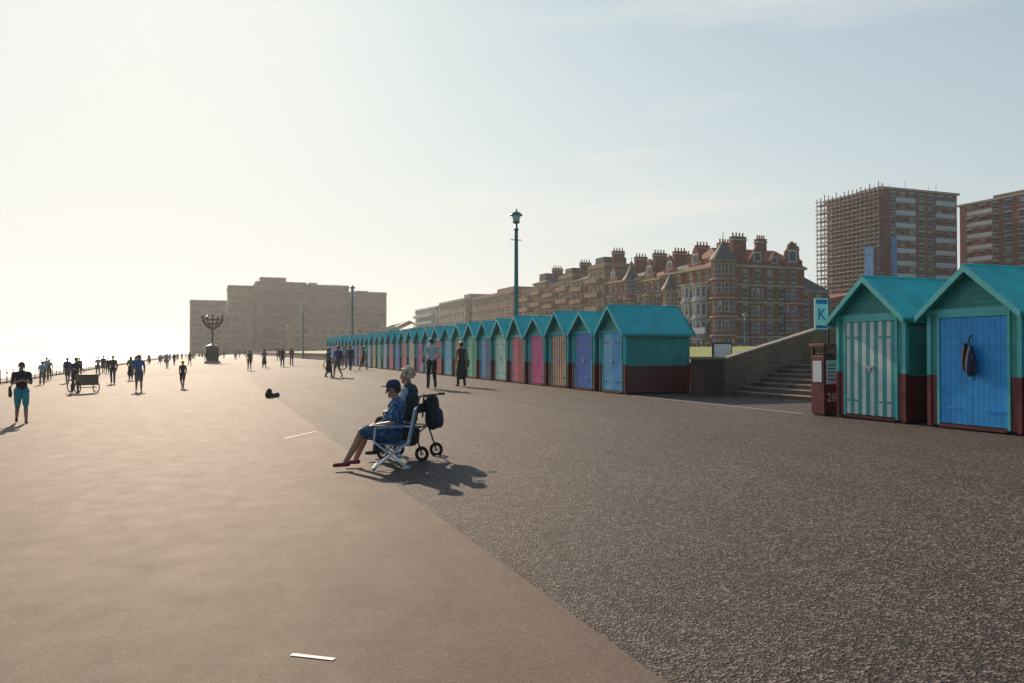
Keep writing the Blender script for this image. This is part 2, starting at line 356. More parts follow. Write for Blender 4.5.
# ---------------------------------------------------------------- lamps
def lamp(x,y,z0,H):
    b=B('street_lamp')
    b.lathe('column','lamp_teal',(x,y,z0),[(.22,0),(.22,.15),(.17,.2),(.16,1.1),(.19,1.15),(.13,1.3),(.12,3),(.09,H-1.1),(.13,H-1.05),(.13,H-.98),(.07,H-.95),(.07,H-.75)],14)
    b.box('arm','lamp_teal',x-.3,x+.3,y-.02,y+.02,z0+H-1.6,z0+H-1.56)
    b.lathe('collar','lamp_teal',(x,y,z0+H-.75),[(.06,0),(.2,.08),(.2,.12),(.1,.14)],14)
    b.lathe('lantern','lamp_glass',(x,y,z0+H-.62),[(.15,0),(.24,.3),(.22,.32)],14)
    b.lathe('cap','lamp_teal',(x,y,z0+H-.30),[(.34,0),(.33,.04),(.2,.16),(.06,.22),(.05,.3),(.015,.36)],14)
    b.finish(smooth=('column','cap','lantern'))
lamp(14.95,39.1,ZB,8.75); lamp(14.9,90.7,ZB,8.75); lamp(14.9,142,ZB,8.75); lamp(66,88,1.4,5.5)

# ---------------------------------------------------------------- buildings
def facade(b,o,d,W,z0,z1,nc,nr,ww,wh,wall,mx=1.0,rec=.18,sill=True,trim='stone_cream',bottom=.9,bars=True,frame='sash_white',band=None,glass='glass_dark'):
    d=Vector(d).normalized(); n=Vector((d.y,-d.x)); o=Vector(o)
    def P(u,z,dep=0): q=o+d*u+n*dep; return (q.x,q.y,z)
    cw=(W-2*mx)/nc; rh=(z1-z0)/nr
    def Q(part,m,u0,u1,za,zb,dep=0): b.quad(part,m,P(u0,za,dep),P(u1,za,dep),P(u1,zb,dep),P(u0,zb,dep))
    def BX(part,m,u0,u1,za,zb,d0,d1): b.hexa(part,m,[P(u0,za,d1),P(u1,za,d1),P(u1,za,d0),P(u0,za,d0)],[P(u0,zb,d1),P(u1,zb,d1),P(u1,zb,d0),P(u0,zb,d0)])
    Q('walls',wall,0,mx,z0,z1); Q('walls',wall,W-mx,W,z0,z1)
    for r in range(nr):
        zb=z0+r*rh; a=zb+rh*.5-wh/2+bottom*.1; c=a+wh
        for k in range(nc):
            u=mx+k*cw; l=u+(cw-ww)/2; rr=l+ww
            Q('walls',wall,u,l,zb,zb+rh); Q('walls',wall,rr,u+cw,zb,zb+rh); Q('walls',wall,l,rr,zb,a); Q('walls',wall,l,rr,c,zb+rh)
            b.quad('walls',wall,P(l,a,0),P(l,c,0),P(l,c,-rec),P(l,a,-rec)); b.quad('walls',wall,P(rr,a,0),P(rr,a,-rec),P(rr,c,-rec),P(rr,c,0))
            b.quad('walls',wall,P(l,c,0),P(rr,c,0),P(rr,c,-rec),P(l,c,-rec)); b.quad('walls',wall,P(l,a,0),P(l,a,-rec),P(rr,a,-rec),P(rr,a,0))
            Q('windows',glass,l,rr,a,c,-rec)
            if random.random()<.35: Q('windows','stone_cream',l+.1,rr-.1,c-wh*random.choice([.25,.4,.6]),c-.05,-rec+.01)
            if bars:
                t=.09
                BX('window_frames',frame,l,l+t,a,c,-rec+.01,-rec+.07); BX('window_frames',frame,rr-t,rr,a,c,-rec+.01,-rec+.07)
                BX('window_frames',frame,l+t,rr-t,c-t,c,-rec+.01,-rec+.07); BX('window_frames',frame,l+t,rr-t,a,a+t,-rec+.01,-rec+.07)
                BX('window_frames',frame,l+t,rr-t,(a+c)/2-.04,(a+c)/2+.04,-rec+.01,-rec+.06)
            if sill:
                BX('sills',trim,l-.12,rr+.12,a-.16,a-.002,.002,.14); BX('sills',trim,l-.12,rr+.12,c+.002,c+.25,.002,.07)
        if band and r>0: BX('bands',band,0,W,zb-.16,zb+.14,.004,.11)
    return b
def blockwalls(b,x0,x1,y0,y1,z0,z1,wall):
    b.quad('walls',wall,(x1,y0,z0),(x1,y1,z0),(x1,y1,z1),(x1,y0,z1)); b.quad('walls',wall,(x1,y1,z0),(x0,y1,z0),(x0,y1,z1),(x1,y1,z1))
def chimney(b,x,y,z0,z1,w=1.6,d=.9,m='brick_red',n=4):
    b.box('chimneys',m,x,x+w,y,y+d,z0,z1); b.box('chimneys','stone_cream',x-.12,x+w+.12,y-.12,y+d+.12,z1-.5,z1-.25); b.box('chimneys',m,x-.06,x+w+.06,y-.06,y+d+.06,z1,z1+.15)
    for i in range(n): b.cone('chimney_pots','terracotta',(x+w*(i+.5)/n,y+d/2,z1+.15),(x+w*(i+.5)/n,y+d/2,z1+.85),.16,.12,8)
def gable(b,o,d,W,z0,H,thick,wall,dutch=False):
    d=Vector(d).normalized(); n=Vector((d.y,-d.x)); o=Vector(o)
    pr=[(0,0),(W,0),(W,.1*H),(W/2,H),(0,.1*H)] if not dutch else [(0,0),(W,0),(W,.25*H),(W*.86,.32*H),(W*.82,.6*H),(W*.7,.72*H),(W*.66,.86*H),(W*.5,H),(W*.34,.86*H),(W*.3,.72*H),(W*.18,.6*H),(W*.14,.32*H),(0,.25*H)]
    pts=[(o.x+d.x*u+n.x*.02,o.y+d.y*u+n.y*.02,z0+z) for u,z in pr]
    b.prism('gables',wall,pts,(-n.x*thick,-n.y*thick,0))
    c=o+d*(W/2); w=W*.16
    q=[(c.x+d.x*a+n.x*.06,c.y+d.y*a+n.y*.06,z0+z) for a,z in((-w,.22*H),(w,.22*H),(w,.6*H),(-w,.6*H))]
    b.quad('windows','glass_dark',*q)
    q=[(c.x+d.x*a+n.x*.04,c.y+d.y*a+n.y*.04,z0+z) for a,z in((-w*1.3,.18*H),(w*1.3,.18*H),(w*1.3,.66*H),(-w*1.3,.66*H))]
    b.quad('window_frames','sash_white',*q)
def pitched(b,x0,x1,y0,y1,z,H,m,along='x'):
    if along=='x': 
        yc=(y0+y1)/2; b.add('roof',m,[(x0,y0,z),(x1,y0,z),(x1,y1,z),(x0,y1,z),(x0+2,yc,z+H),(x1-2,yc,z+H)],[(0,1,5,4),(1,2,5),(2,3,4,5),(3,0,4)])
    else:
        xc=(x0+x1)/2; b.add('roof',m,[(x0,y0,z),(x1,y0,z),(x1,y1,z),(x0,y1,z),(xc,y0+2,z+H),(xc,y1-2,z+H)],[(0,1,4),(1,2,5,4),(2,3,5),(3,0,4,5)])
def baybox(b,x,y,r,z0,z1,nr,wall,n=10,roof=True,roofm='slate',rh=2.6):
    P=[(x+r*math.cos(2*math.pi*(i+.5)/n),y+r*math.sin(2*math.pi*(i+.5)/n)) for i in range(n)]
    for i in range(n):
        p=Vector(P[i]);q=Vector(P[(i+1)%n]); w=(q-p).length
        facade(b,p,(q-p),w,z0,z1,1,nr,w*.62,(z1-z0)/nr*.6,wall,mx=.02,rec=.12,sill=False,bars=True)
    for k in range(1,nr+1):
        z=z0+(z1-z0)*k/nr
        b.lathe('bands','stone_cream',(x,y,z-.2),[(r+.02,0),(r+.16,.05),(r+.16,.25),(r+.02,.3)],n*2)
    if roof: b.lathe('turret_roof',roofm,(x,y,z1+.1),[(r+.35,0),(r*.75,rh*.35),(r*.3,rh*.75),(.08,rh),(.04,rh+1.4)],n*2)
GZ=1.3
b=B('brick_mansion'); x0,x1,y0,y1=77.7,94.4,109.7,120.5
facade(b,(x0,y0),(1,0),x1-x0,GZ,15.6,6,5,1.15,1.75,'brick_red',mx=1.0,band='stone_cream')
facade(b,(x0,y1),(0,-1),y1-y0,GZ,15.6,4,5,1.15,1.75,'brick_red',mx=.6,band='stone_cream')
blockwalls(b,x0,x1,y0,y1,GZ,15.6,'brick_red')
b.box('cornice','stone_cream',x0-.4,x1+.3,y0-.4,y1+.3,15.6,16.0)
pitched(b,x0-.2,x1+.2,y0-.2,y1+.2,16.0,3.4,'red_tile')
gable(b,(x1-4.6,y0),(1,0),4.2,16,4.4,.5,'brick_red',True); gable(b,(x0+5.2,y0),(1,0),3.6,16,3.4,.5,'brick_red',False); gable(b,(x0+9.2,y0),(1,0),2.6,16,2.4,.5,'brick_red',False)
gable(b,(x0,y0+9.6),(0,-1),4,16,3.8,.5,'brick_red',True)
chimney(b,x0+2.7,y0+.6,15.9,20.6,2.6,1.0); chimney(b,x0+10.3,y0+4,17,21.0,1.8,1.0); chimney(b,x1-1.4,y0+1.2,15.9,19.6,1.3,1.0,n=3); chimney(b,x0+6,y1-2,17,20.8,2.2,1)
baybox(b,x0+.6,y0+.4,2.0,GZ,16.6,5,'brick_red',rh=3.2)
baybox(b,x0-.1,y0+5.6,1.6,GZ,13.2,4,'render_white',roof=False); baybox(b,x0-.1,y0+9.2,1.4,GZ,13.2,4,'render_white',roof=False)
for ub in (6.6,13.6): baybox(b,x0+ub,y0-.1,1.35,GZ,12.6,4,'brick_red',roof=False)
b.box('balustrade','render_white',x0-1.9,x0-1.8,y0+2,y1,GZ+3.4,GZ+4.4)
b.finish()
def terrace_house(y0,W,H,wall,roofm,seed,bay='render_pale',depth=13):
    random.seed(seed); b=B('brick_house'); x0,x1=77.7,77.7+depth; y1=y0+W
    facade(b,(x0,y1),(0,-1),W,GZ,H,3,5,1.1,1.7,wall,mx=.4,band='stone_cream'); facade(b,(x0,y0),(1,0),depth,GZ,H,4,5,1,1.7,wall,mx=.8)
    blockwalls(b,x0,x1,y0,y1,GZ,H,wall); b.box('cornice','stone_cream',x0-.35,x1+.1,y0+.01,y1-.01,H,H+.35)
    pitched(b,x0-.1,x1,y0+.1,y1-.1,H+.35,random.uniform(2.6,3.6),roofm,'y')
    gable(b,(x0,y1-.8),(0,-1),W*.55,H+.35,random.uniform(3,4.2),.5,wall,random.random()<.5)
    baybox(b,x0,y0+W*.55,1.5,GZ,H-random.choice([0,2.8]),4,bay,roof=random.random()<.45,roofm=roofm,rh=3.2)
    chimney(b,x0+3,y0+.1,H,H+random.uniform(4.6,6),2.6,.9,m=wall); chimney(b,x0+9,y0+.1,H,H+random.uniform(4.2,5.4),2.2,.9,m=wall)
    b.finish()
yy=121
for i in range(4): terrace_house(yy,7.2,15.2+random.uniform(-.4,.8),'brick_red' if i!=2 else 'brick_brown','red_tile' if i%2 else 'slate',20+i,bay='brick_red' if i in(1,2) else 'render_tan'); yy+=7.25
random.seed(11)
def scaffold(x,y0,y1,z0,z1,dx,name='scaffolding',step=2.2,lift=2.0,T=.07):
    b=B(name); ys=np.arange(y0,y1+.01,step)
    for yv in ys:
        for xx in (x,x+dx):
            h=z1+random.uniform(0,1.2); b.cone('standards','scaffold_tube',(xx,yv,z0),(xx,yv,h),T,T,5)
    for z in np.arange(z0+lift,z1+.1,lift):
        for xx in (x,x+dx):
            for zz in (z,z+1.0): b.cone('ledgers','scaffold_tube',(xx,y0-.4,zz),(xx,y1+.4,zz),T,T,5)
        a=min(x,x+dx)+.15; c=max(x,x+dx)-.15
        b.box('boards','scaffold_board',a,c,y0,y1,z+.05,z+.35)
    k=0
    for ya,yb in zip(ys[:-1],ys[1:]):
        k+=1
        if k%3==0:
            for j,z in enumerate(np.arange(z0,z1-lift,lift)):
                pa,pb=((ya,yb) if j%2 else (yb,ya)); b.cone('braces','scaffold_tube',(x,pa,z),(x,pb,z+lift),.05,.05,5)
    b.finish()
def plainblock(name,x0,x1,y0,y1,z1,wall,nc,nr,front_nc=None,ww=1.4,wh=1.5,band=None,roof=None,rh=3,trim='stone_cream',frame='sash_white',z0=GZ,par=.8,sill=True,bars=True):
    b=B(name); facade(b,(x0,y0),(1,0),x1-x0,z0,z1,nc,nr,ww,wh,wall,mx=.8,band=band,trim=trim,frame=frame,sill=sill,bars=bars)
    facade(b,(x0,y1),(0,-1),y1-y0,z0,z1,front_nc or nc,nr,ww,wh,wall,mx=.8,band=band,trim=trim,frame=frame,sill=sill,bars=bars)
    blockwalls(b,x0,x1,y0,y1,z0,z1,wall)
    b.box('roof' if not roof else 'cornice',trim if roof else 'slate',x0-.25,x1+.25,y0-.25,y1+.25,z1,z1+.3)
    if roof: pitched(b,x0-.3,x1+.3,y0-.3,y1+.3,z1+.3,rh,roof,'y')
    else:
        for a in ((x0,x1,y0,y0+.3),(x0,x0+.3,y0+.31,y1)): b.box('parapet',wall,*a,z1+.3,z1+.3+par)
    return b
for i in range(6):
    y=151+8*i; H=[19.4,17.6,18.6,17.2,18.8,17.0][i]; b=plainblock('terraced_house',77.7,90,y,y+7.9,H,'brick_brown' if i%2 else 'render_tan',4,6,3,1.2,1.6,'stone_cream' if i%2 else None,roof='slate' if i in(1,4) else None,rh=2.4)
    chimney(b,80,y+.2,H,H+3.6,2.6,.9,m='brick_brown'); 
    if i%2==0: b.box('roof_dormer','slate',78.6,84,y+2,y+6,H+.3,H+2.6)
    for z in np.arange(GZ+3,H-1,(H-GZ)/6): b.box('balconies','render_tan',76.3,77.68,y+1,y+7,z,z+.95)
    baybox(b,77.7,y+4,1.3,GZ,GZ+3,1,'render_tan',roof=False); b.finish()
b=plainblock('apartment_block',77.7,92,206,242,17.6,'render_tan',5,6,12,1.4,1.4); b.box('plant_room','render_tan',81,88,214,228,17.9,20.4); b.finish()
b=plainblock('apartment_block',77.7,92,250,282,18.2,'render_pale',5,6,10,1.6,1.4); b.box('plant_room','render_pale',81,88,255,262,18.5,21); b.finish()
b=plainblock('apartment_block',77.7,92,286,318,17.4,'render_white',5,6,10,1.6,1.4)
for z in np.arange(4,17,2.7): b.box('balconies','render_white',76.2,77.68,288,316,z,z+1.0)
b.finish()
for i in range(5):
    y=325+14*i; plainblock('terraced_house',77.7,90,y,y+13,10+random.uniform(-1,2.5),'render_pale' if i%2 else 'brick_brown',4,3,4,1.2,1.6,roof='slate').finish()
def tower(x0,x1,y0,y1,z1,nr,nc):
    b=B('tower_block')
    facade(b,(x0,y0),(1,0),x1-x0,GZ,z1,nc,nr,(x1-x0-2)/nc*.62,1.55,'brick_red',mx=1,rec=.25,trim='render_white',sill=True)
    facade(b,(x0,y1),(0,-1),y1-y0,GZ,z1,nc,nr,(y1-y0-2)/nc*.55,1.5,'brick_red',mx=1,rec=.25,trim='render_white')
    blockwalls(b,x0,x1,y0,y1,GZ,z1,'brick_brown')
    rh=(z1-GZ)/nr; W=x1-x0; D=y1-y0
    for r in range(1,nr):
        z=GZ+r*rh
        for (a,c) in ((.08,.34),(.62,.90)):
            b.box('balconies','render_white',x0+W*a,x0+W*c,y0-1.5,y0-.01,z-.28,z-.05)
            b.box('balconies','sash_white' ,x0+W*a,x0+W*c,y0-1.56,y0-1.5,z-.05,z+.85)
        for (a,c) in ((.1,.3),(.7,.9)):
            b.box('balconies','render_white',x0-1.3,x0-.01,y0+D*a,y0+D*c,z-.28,z-.05); b.box('balconies','sash_white',x0-1.36,x0-1.3,y0+D*a,y0+D*c,z-.05,z+.85)
    b.box('roof','render_pale',x0-.5,x1+.5,y0-.5,y1+.5,z1,z1+.45)
    b.box('plant_room','brick_brown',x0+5,x1-6,y0+6,y1-5,z1+.45,z1+2.2)
    for k in range(6):
        xx=x0+2+k*(W-4)/5; b.cone('aerials','black_metal',(xx,y0+3+k%2,z1+.4),(xx,y0+3+k%2,z1+2.0+(k%3)*.6),.06,.04,5)
    b.finish()
tower(142.9,165,139.7,158,38.6,13,7)
scaffold(141.2,138.6,158.2,1.4,38.8,-1.2,step=1.3,lift=2.0,T=.11)
b=B('scaffold_sheeting'); b.box('sheet','blue_sheet',143.0,144.6,137.9,137.95,15,27.5); b.box('sheet','blue_sheet',139.8,139.85,140,142.6,15,25.5); b.finish()
tower(171,193,112,144,37.0,13,9)
b=plainblock('brick_house',97,107,118,130,12.6,'brick_brown',3,4,3,1.2,1.7,roof='slate'); chimney(b,99,119,13,16.5,2,1,m='brick_brown'); b.finish()
b=plainblock('brick_house',108,140,126,138,10.6,'brick_brown',8,3,3,1.2,1.7,roof='red_tile'); b.finish()
def far(px0,px1,top,wall,nr,T=400,dep=26,nc=None,name='apartment_block',extra=None):
    b=plainblock(name,px0,px1,T,T+dep,top,wall,nc or max(3,int((px1-px0)/3.6)),nr,6,2.0,1.7,band=None,z0=.5,sill=False,trim='far_trim',frame='far_trim',bars=False)
    rh=(top-.5)/nr
    for r in range(2,nr,2): b.box('balconies','far_trim',px0+.5,px1-.5,T-.9,T-.02,.5+r*rh-.2,.5+r*rh+.35)
    if extra:
        for e in extra: b.box('plant_room',wall,*e)
    b.finish()
far(-9.5,7,25,'far_tan',8,T=408,nc=6)
far(7.4,19.4,32,'far_tan',10,T=402,nc=4)
far(19.6,43,33.8,'far_brick',11,T=396,nc=9,extra=[(22,34,402,412,34,37.4)])
far(43.2,64,33.2,'far_brick',11,T=400,nc=7,extra=[(45,49,404,410,33.4,35.5)])
far(64.2,82,30,'far_brick',10,T=396,nc=6,extra=[(68,74,402,410,30.2,32)])
far(-3,16,17,'far_tan',6,T=370,dep=14)
far(30,62,12,'far_tan',3,T=340,dep=14)

# ---------------------------------------------------------------- bushes
def bush(name,x0,x1,y0,y1,z0,h,n,col):
    random.seed(int(x0*7+y0)); mat('leaf_'+name,col,.7,.45,1.2)
    b=B(name); 
    vs=[];fs=[]
    cl=[(random.uniform(x0,x1),random.uniform(y0,y1),random.uniform(.4,1.0)*h) for _ in range(max(4,n//140))]
    for i in range(n):
        c=random.choice(cl); rr=h*.42
        p=Vector((c[0],c[1],z0+c[2]*.6))+Vector((random.gauss(0,1),random.gauss(0,1),random.gauss(0,.8))).normalized()*rr*random.uniform(.4,1.05)
        if p.z<z0: p.z=z0+random.random()*.3
        s=random.uniform(.12,.3); a=Vector((random.gauss(0,1),random.gauss(0,1),random.gauss(0,1))).normalized(); c2=a.orthogonal().normalized()
        o=len(vs); vs+= [p-a*s,p+c2*s*.5,p+a*s,p-c2*s*.5]; fs.append((o,o+1,o+2,o+3))
    b.add('leaves','leaf_'+name,vs,fs)
    for c in cl[:12]: b.cone('stems','wood',(c[0],c[1],z0),(c[0],c[1],z0+c[2]*.7),.08,.04,5)
    b.finish()
bush('hedge',74.6,75.8,100,160,1.4,2.4,6000,(.07,.08,.025))
bush('shrubs',68,76,200,330,1.38,5,5000,(.06,.07,.03))

# ---------------------------------------------------------------- railing, beacon
b=B('promenade_railing')
for t in np.arange(4,330,2.0): b.cone('posts','black_metal',(-14.0,t,-.56),(-14.0,t,.5),.045,.035,6)
for z in (.0,.25,.5): b.cone('rails','black_metal',(-14.0,4,z),(-14.0,330,z),.025,.025,6)
b.finish()
b=B('beacon'); x,y=.2,124.5
b.box('plinth','stone_cream',x-1.1,x+1.1,y-1.1,y+1.1,0,.35); b.box('kiosk','black_metal',x-.85,x+.85,y-.85,y+.85,.35,2.3); b.lathe('kiosk_roof','black_metal',(x,y,2.3),[(1.3,0),(.9,.3),(.2,.6)],12)
b.cone('mast','black_metal',(x,y,2.7),(x,y,5.6),.16,.12,8)
for i in range(12):
    t=2*math.pi*i/12; c,s=math.cos(t),math.sin(t)
    b.tube('basket','black_metal',[(x,y,4.9),(x+.7*c,y+.7*s,5.3),(x+1.35*c,y+1.35*s,6.2),(x+1.5*c,y+1.5*s,6.9+.3*(i%2))],.10,5)
b.torus('basket','black_metal',(x,y,5.8),(0,0,1),1.1,.09); b.torus('basket','black_metal',(x,y,6.4),(0,0,1),1.42,.09); b.finish()

# ---------------------------------------------------------------- people
class Fig:
    def __init__(s): s.pr=[]
    def cap(s,p0,p1,r0,r1,lab,sq=None): s.pr.append(('c',np.array(p0,float),np.array(p1,float),r0,r1,lab,sq))
def sq_apply(P,p0,sq,inv=False):
    if sq is None: return P
    n=np.array(sq[0],float); n/=np.linalg.norm(n); f=(1/sq[1]) if inv else sq[1]
    d=(P-p0)@n; return P+np.outer(d*(f-1),n)
def prim_mesh(pr):
    k,a,b_,r0,r1,lab,sq=pr; n=14
    d=b_-a; L=np.linalg.norm(d); d=d/max(L,1e-6) if L>1e-6 else np.array([0,0,1.]); t0=np.array([1,0,0]) if abs(d[0])<.8 else np.array([0,1,0]); e=np.cross(d,t0); e/=np.linalg.norm(e); g=np.cross(d,e)
    vs=[a-d*r0]; prof=[]
    for q in (-60,-30,0): prof.append((a+d*r0*math.sin(math.radians(q)),r0*math.cos(math.radians(q))))
    prof.append(((a+b_)/2,(r0+r1)/2))
    for q in (0,30,60): prof.append((b_+d*r1*math.sin(math.radians(q)),r1*math.cos(math.radians(q))))
    for c,r in prof:
        for j in range(n): t=2*math.pi*j/n; vs.append(c+(e*math.cos(t)+g*math.sin(t))*r)
    vs.append(b_+d*r1); R=len(prof)+1
    fs=[]
    for j in range(n): fs.append((0,1+(j+1)%n,1+j))
    for i in range(R-2):
        for j in range(n): fs.append((1+i*n+j,1+i*n+(j+1)%n,1+(i+1)*n+(j+1)%n,1+(i+1)*n+j))
    o=1+(R-2)*n
    for j in range(n): fs.append((o+j,o+(j+1)%n,o+n))
    return sq_apply(np.array(vs),a,sq),fs
def prim_sdf(pr,P):
    k,a,b_,r0,r1,lab,sq=pr
    Q=sq_apply(P,a,sq,True); d=b_-a; t=np.clip(((Q-a)@d)/max(d@d,1e-9),0,1); return np.linalg.norm(Q-(a+t[:,None]*d),axis=1)-(r0+(r1-r0)*t)
def build_fig(name,fig,cols,voxel):
    vs=[];fs=[];o=0
    for pr in fig.pr:
        P,F=prim_mesh(pr); vs.append(P); fs+=[tuple(o+i for i in f) for f in F]; o+=len(P)
    V=np.concatenate(vs); me=bpy.data.meshes.new('tmp'); me.from_pydata(V.tolist(),[],fs); me.update()
    ob=bpy.data.objects.new('tmp',me); sc.collection.objects.link(ob)
    m=ob.modifiers.new('r','REMESH'); m.mode='VOXEL'; m.voxel_size=voxel; m.use_smooth_shade=True
    s=ob.modifiers.new('s','SMOOTH'); s.factor=.5; s.iterations=2 if voxel<.012 else 1
    dg=bpy.context.evaluated_depsgraph_get(); nm=bpy.data.meshes.new_from_object(ob.evaluated_get(dg)); bpy.data.objects.remove(ob)
    n=len(nm.polygons); C=np.empty(n*3); nm.polygons.foreach_get('center',C); C=C.reshape(-1,3)
    D=np.stack([prim_sdf(p,C) for p in fig.pr]); idx=D.argmin(0)
    labs=sorted(set(p[5] for p in fig.pr)); nm.materials.clear()
    for l in labs: nm.materials.append(MATS[cols[l]])
    li=np.array([labs.index(p[5]) for p in fig.pr]); lab=li[idx]
    nv=len(nm.vertices); X=np.empty(nv*3); nm.vertices.foreach_get('co',X); X=X.reshape(-1,3)
    Dv=np.stack([prim_sdf(p,X) for p in fig.pr]).argmin(0); cloth=np.array([p[5] in('top','bot','sleeve') for p in fig.pr])[Dv]
    Nn=np.empty(nv*3); nm.vertices.foreach_get('normal',Nn); Nn=Nn.reshape(-1,3)
    w_=np.sin(X[:,2]*70+np.sin(X[:,0]*22)*2.2+X[:,1]*25)*.0035+np.sin(X[:,2]*31+X[:,0]*37-X[:,1]*19)*.004
    X+=Nn*(w_*cloth)[:,None]; nm.vertices.foreach_set('co',X.ravel())
    nm.polygons.foreach_set('material_index',lab.astype(np.int32))
    nm.polygons.foreach_set('use_smooth',[True]*n); nm.name=name; nm.update(); return nm
def place(name,me,x,y,z,rot,scale=1.0):
    o=bpy.data.objects.new(name,me); sc.collection.objects.link(o); o.location=(x,y,z); o.rotation_euler=(0,0,rot); o.scale=(scale,)*3; return o
def hand(f,w,d,palm_n,side,curl=.5,lab='skin'):
    w=np.array(w,float); d=np.array(d,float); d/=np.linalg.norm(d); n=np.array(palm_n,float); n-=d*(n@d); n/=np.linalg.norm(n); s=np.cross(d,n); 
    if s@np.array(side,float)<0: s=-s
    k=w+d*.085
    f.cap(w,k,.028,.038,lab,(n,.45)); f.cap(w+d*.03+s*.01,k-s*.005,.03,.036,lab,(n,.45))
    for i,(off,L) in enumerate(((.030,.070),(.010,.080),(-.010,.074),(-.029,.058))):
        a=k+s*off; c1=curl*.6; c2=curl*1.3
        b1=a+(d*math.cos(c1)+n*math.sin(c1))*L*.5; b2=b1+(d*math.cos(c1+c2)+n*math.sin(c1+c2))*L*.5
        f.cap(a,b1,.0095,.0088,lab); f.cap(b1,b2,.0088,.0078,lab)
    a=w+d*.03+s*.026; b1=a+(d*.6+s*.75+n*.2)*.04; b2=b1+(d*.85+s*.3+n*.4)*.032
    f.cap(a,b1,.0125,.011,lab); f.cap(b1,b2,.011,.009,lab)
def head(f,c,turn=0,nod=0,hair='short'):
    ct,st=math.cos(turn),math.sin(turn); cn,sn=math.cos(nod),math.sin(nod); c=np.array(c,float)
    def T(x,y,z):
        y2=y*cn+z*sn; z2=-y*sn+z*cn
        return c+np.array([x*ct-y2*st,x*st+y2*ct,z2])
    f.cap(T(0,-.012,.025),T(0,.012,.02),.083,.080,'skin'); f.cap(T(0,.02,-.02),T(0,.052,-.082),.066,.036,'skin',((ct,st,0),.9))
    f.cap(T(0,.088,.0),T(0,.112,-.034),.009,.014,'skin'); f.cap(T(-.02,.088,-.068),T(.02,.088,-.068),.006,.006,'lip')
    for s in(-1,1):
        f.cap(T(s*.082,-.005,.005),T(s*.080,-.002,-.03),.014,.010,'skin',((0,1,0),.8)); f.cap(T(s*.03,.086,.0),T(s*.034,.085,.0),.0095,.0095,'eye')
        f.cap(T(s*.016,.091,.022),T(s*.046,.083,.022),.006,.005,'hair')
    if hair=='short': f.cap(T(0,-.03,.04),T(0,.02,.052),.088,.078,'hair'); f.cap(T(0,-.05,.0),T(0,-.04,.04),.065,.08,'hair')
    if hair=='long':
        f.cap(T(0,-.03,.04),T(0,.02,.052),.090,.080,'hair'); f.cap(T(0,-.055,.02),T(0,-.08,-.2),.078,.055,'hair'); 
        for s in(-1,1): f.cap(T(s*.06,-.03,.03),T(s*.075,-.03,-.16),.04,.025,'hair')
    if hair=='bun': f.cap(T(0,-.03,.04),T(0,.02,.052),.089,.079,'hair'); f.cap(T(0,-.05,.0),T(0,-.04,.04),.062,.08,'hair'); f.cap(T(0,-.11,.07),T(0,-.13,.08),.035,.035,'hair')
    if hair=='curly':
        random.seed(3)
        for i in range(70):
            a=random.uniform(0,2*math.pi); e=random.uniform(-.55,1.5); v=np.array([math.cos(e)*math.cos(a),math.cos(e)*math.sin(a),math.sin(e)])
            if v[1]>.35 and v[2]<.55: continue
            p=T(v[0]*.102,-.02+v[1]*.106,.035+v[2]*.104); f.cap(p,p+np.array([.006,0,.006]),random.uniform(.02,.036),.022,'hair')
    return T
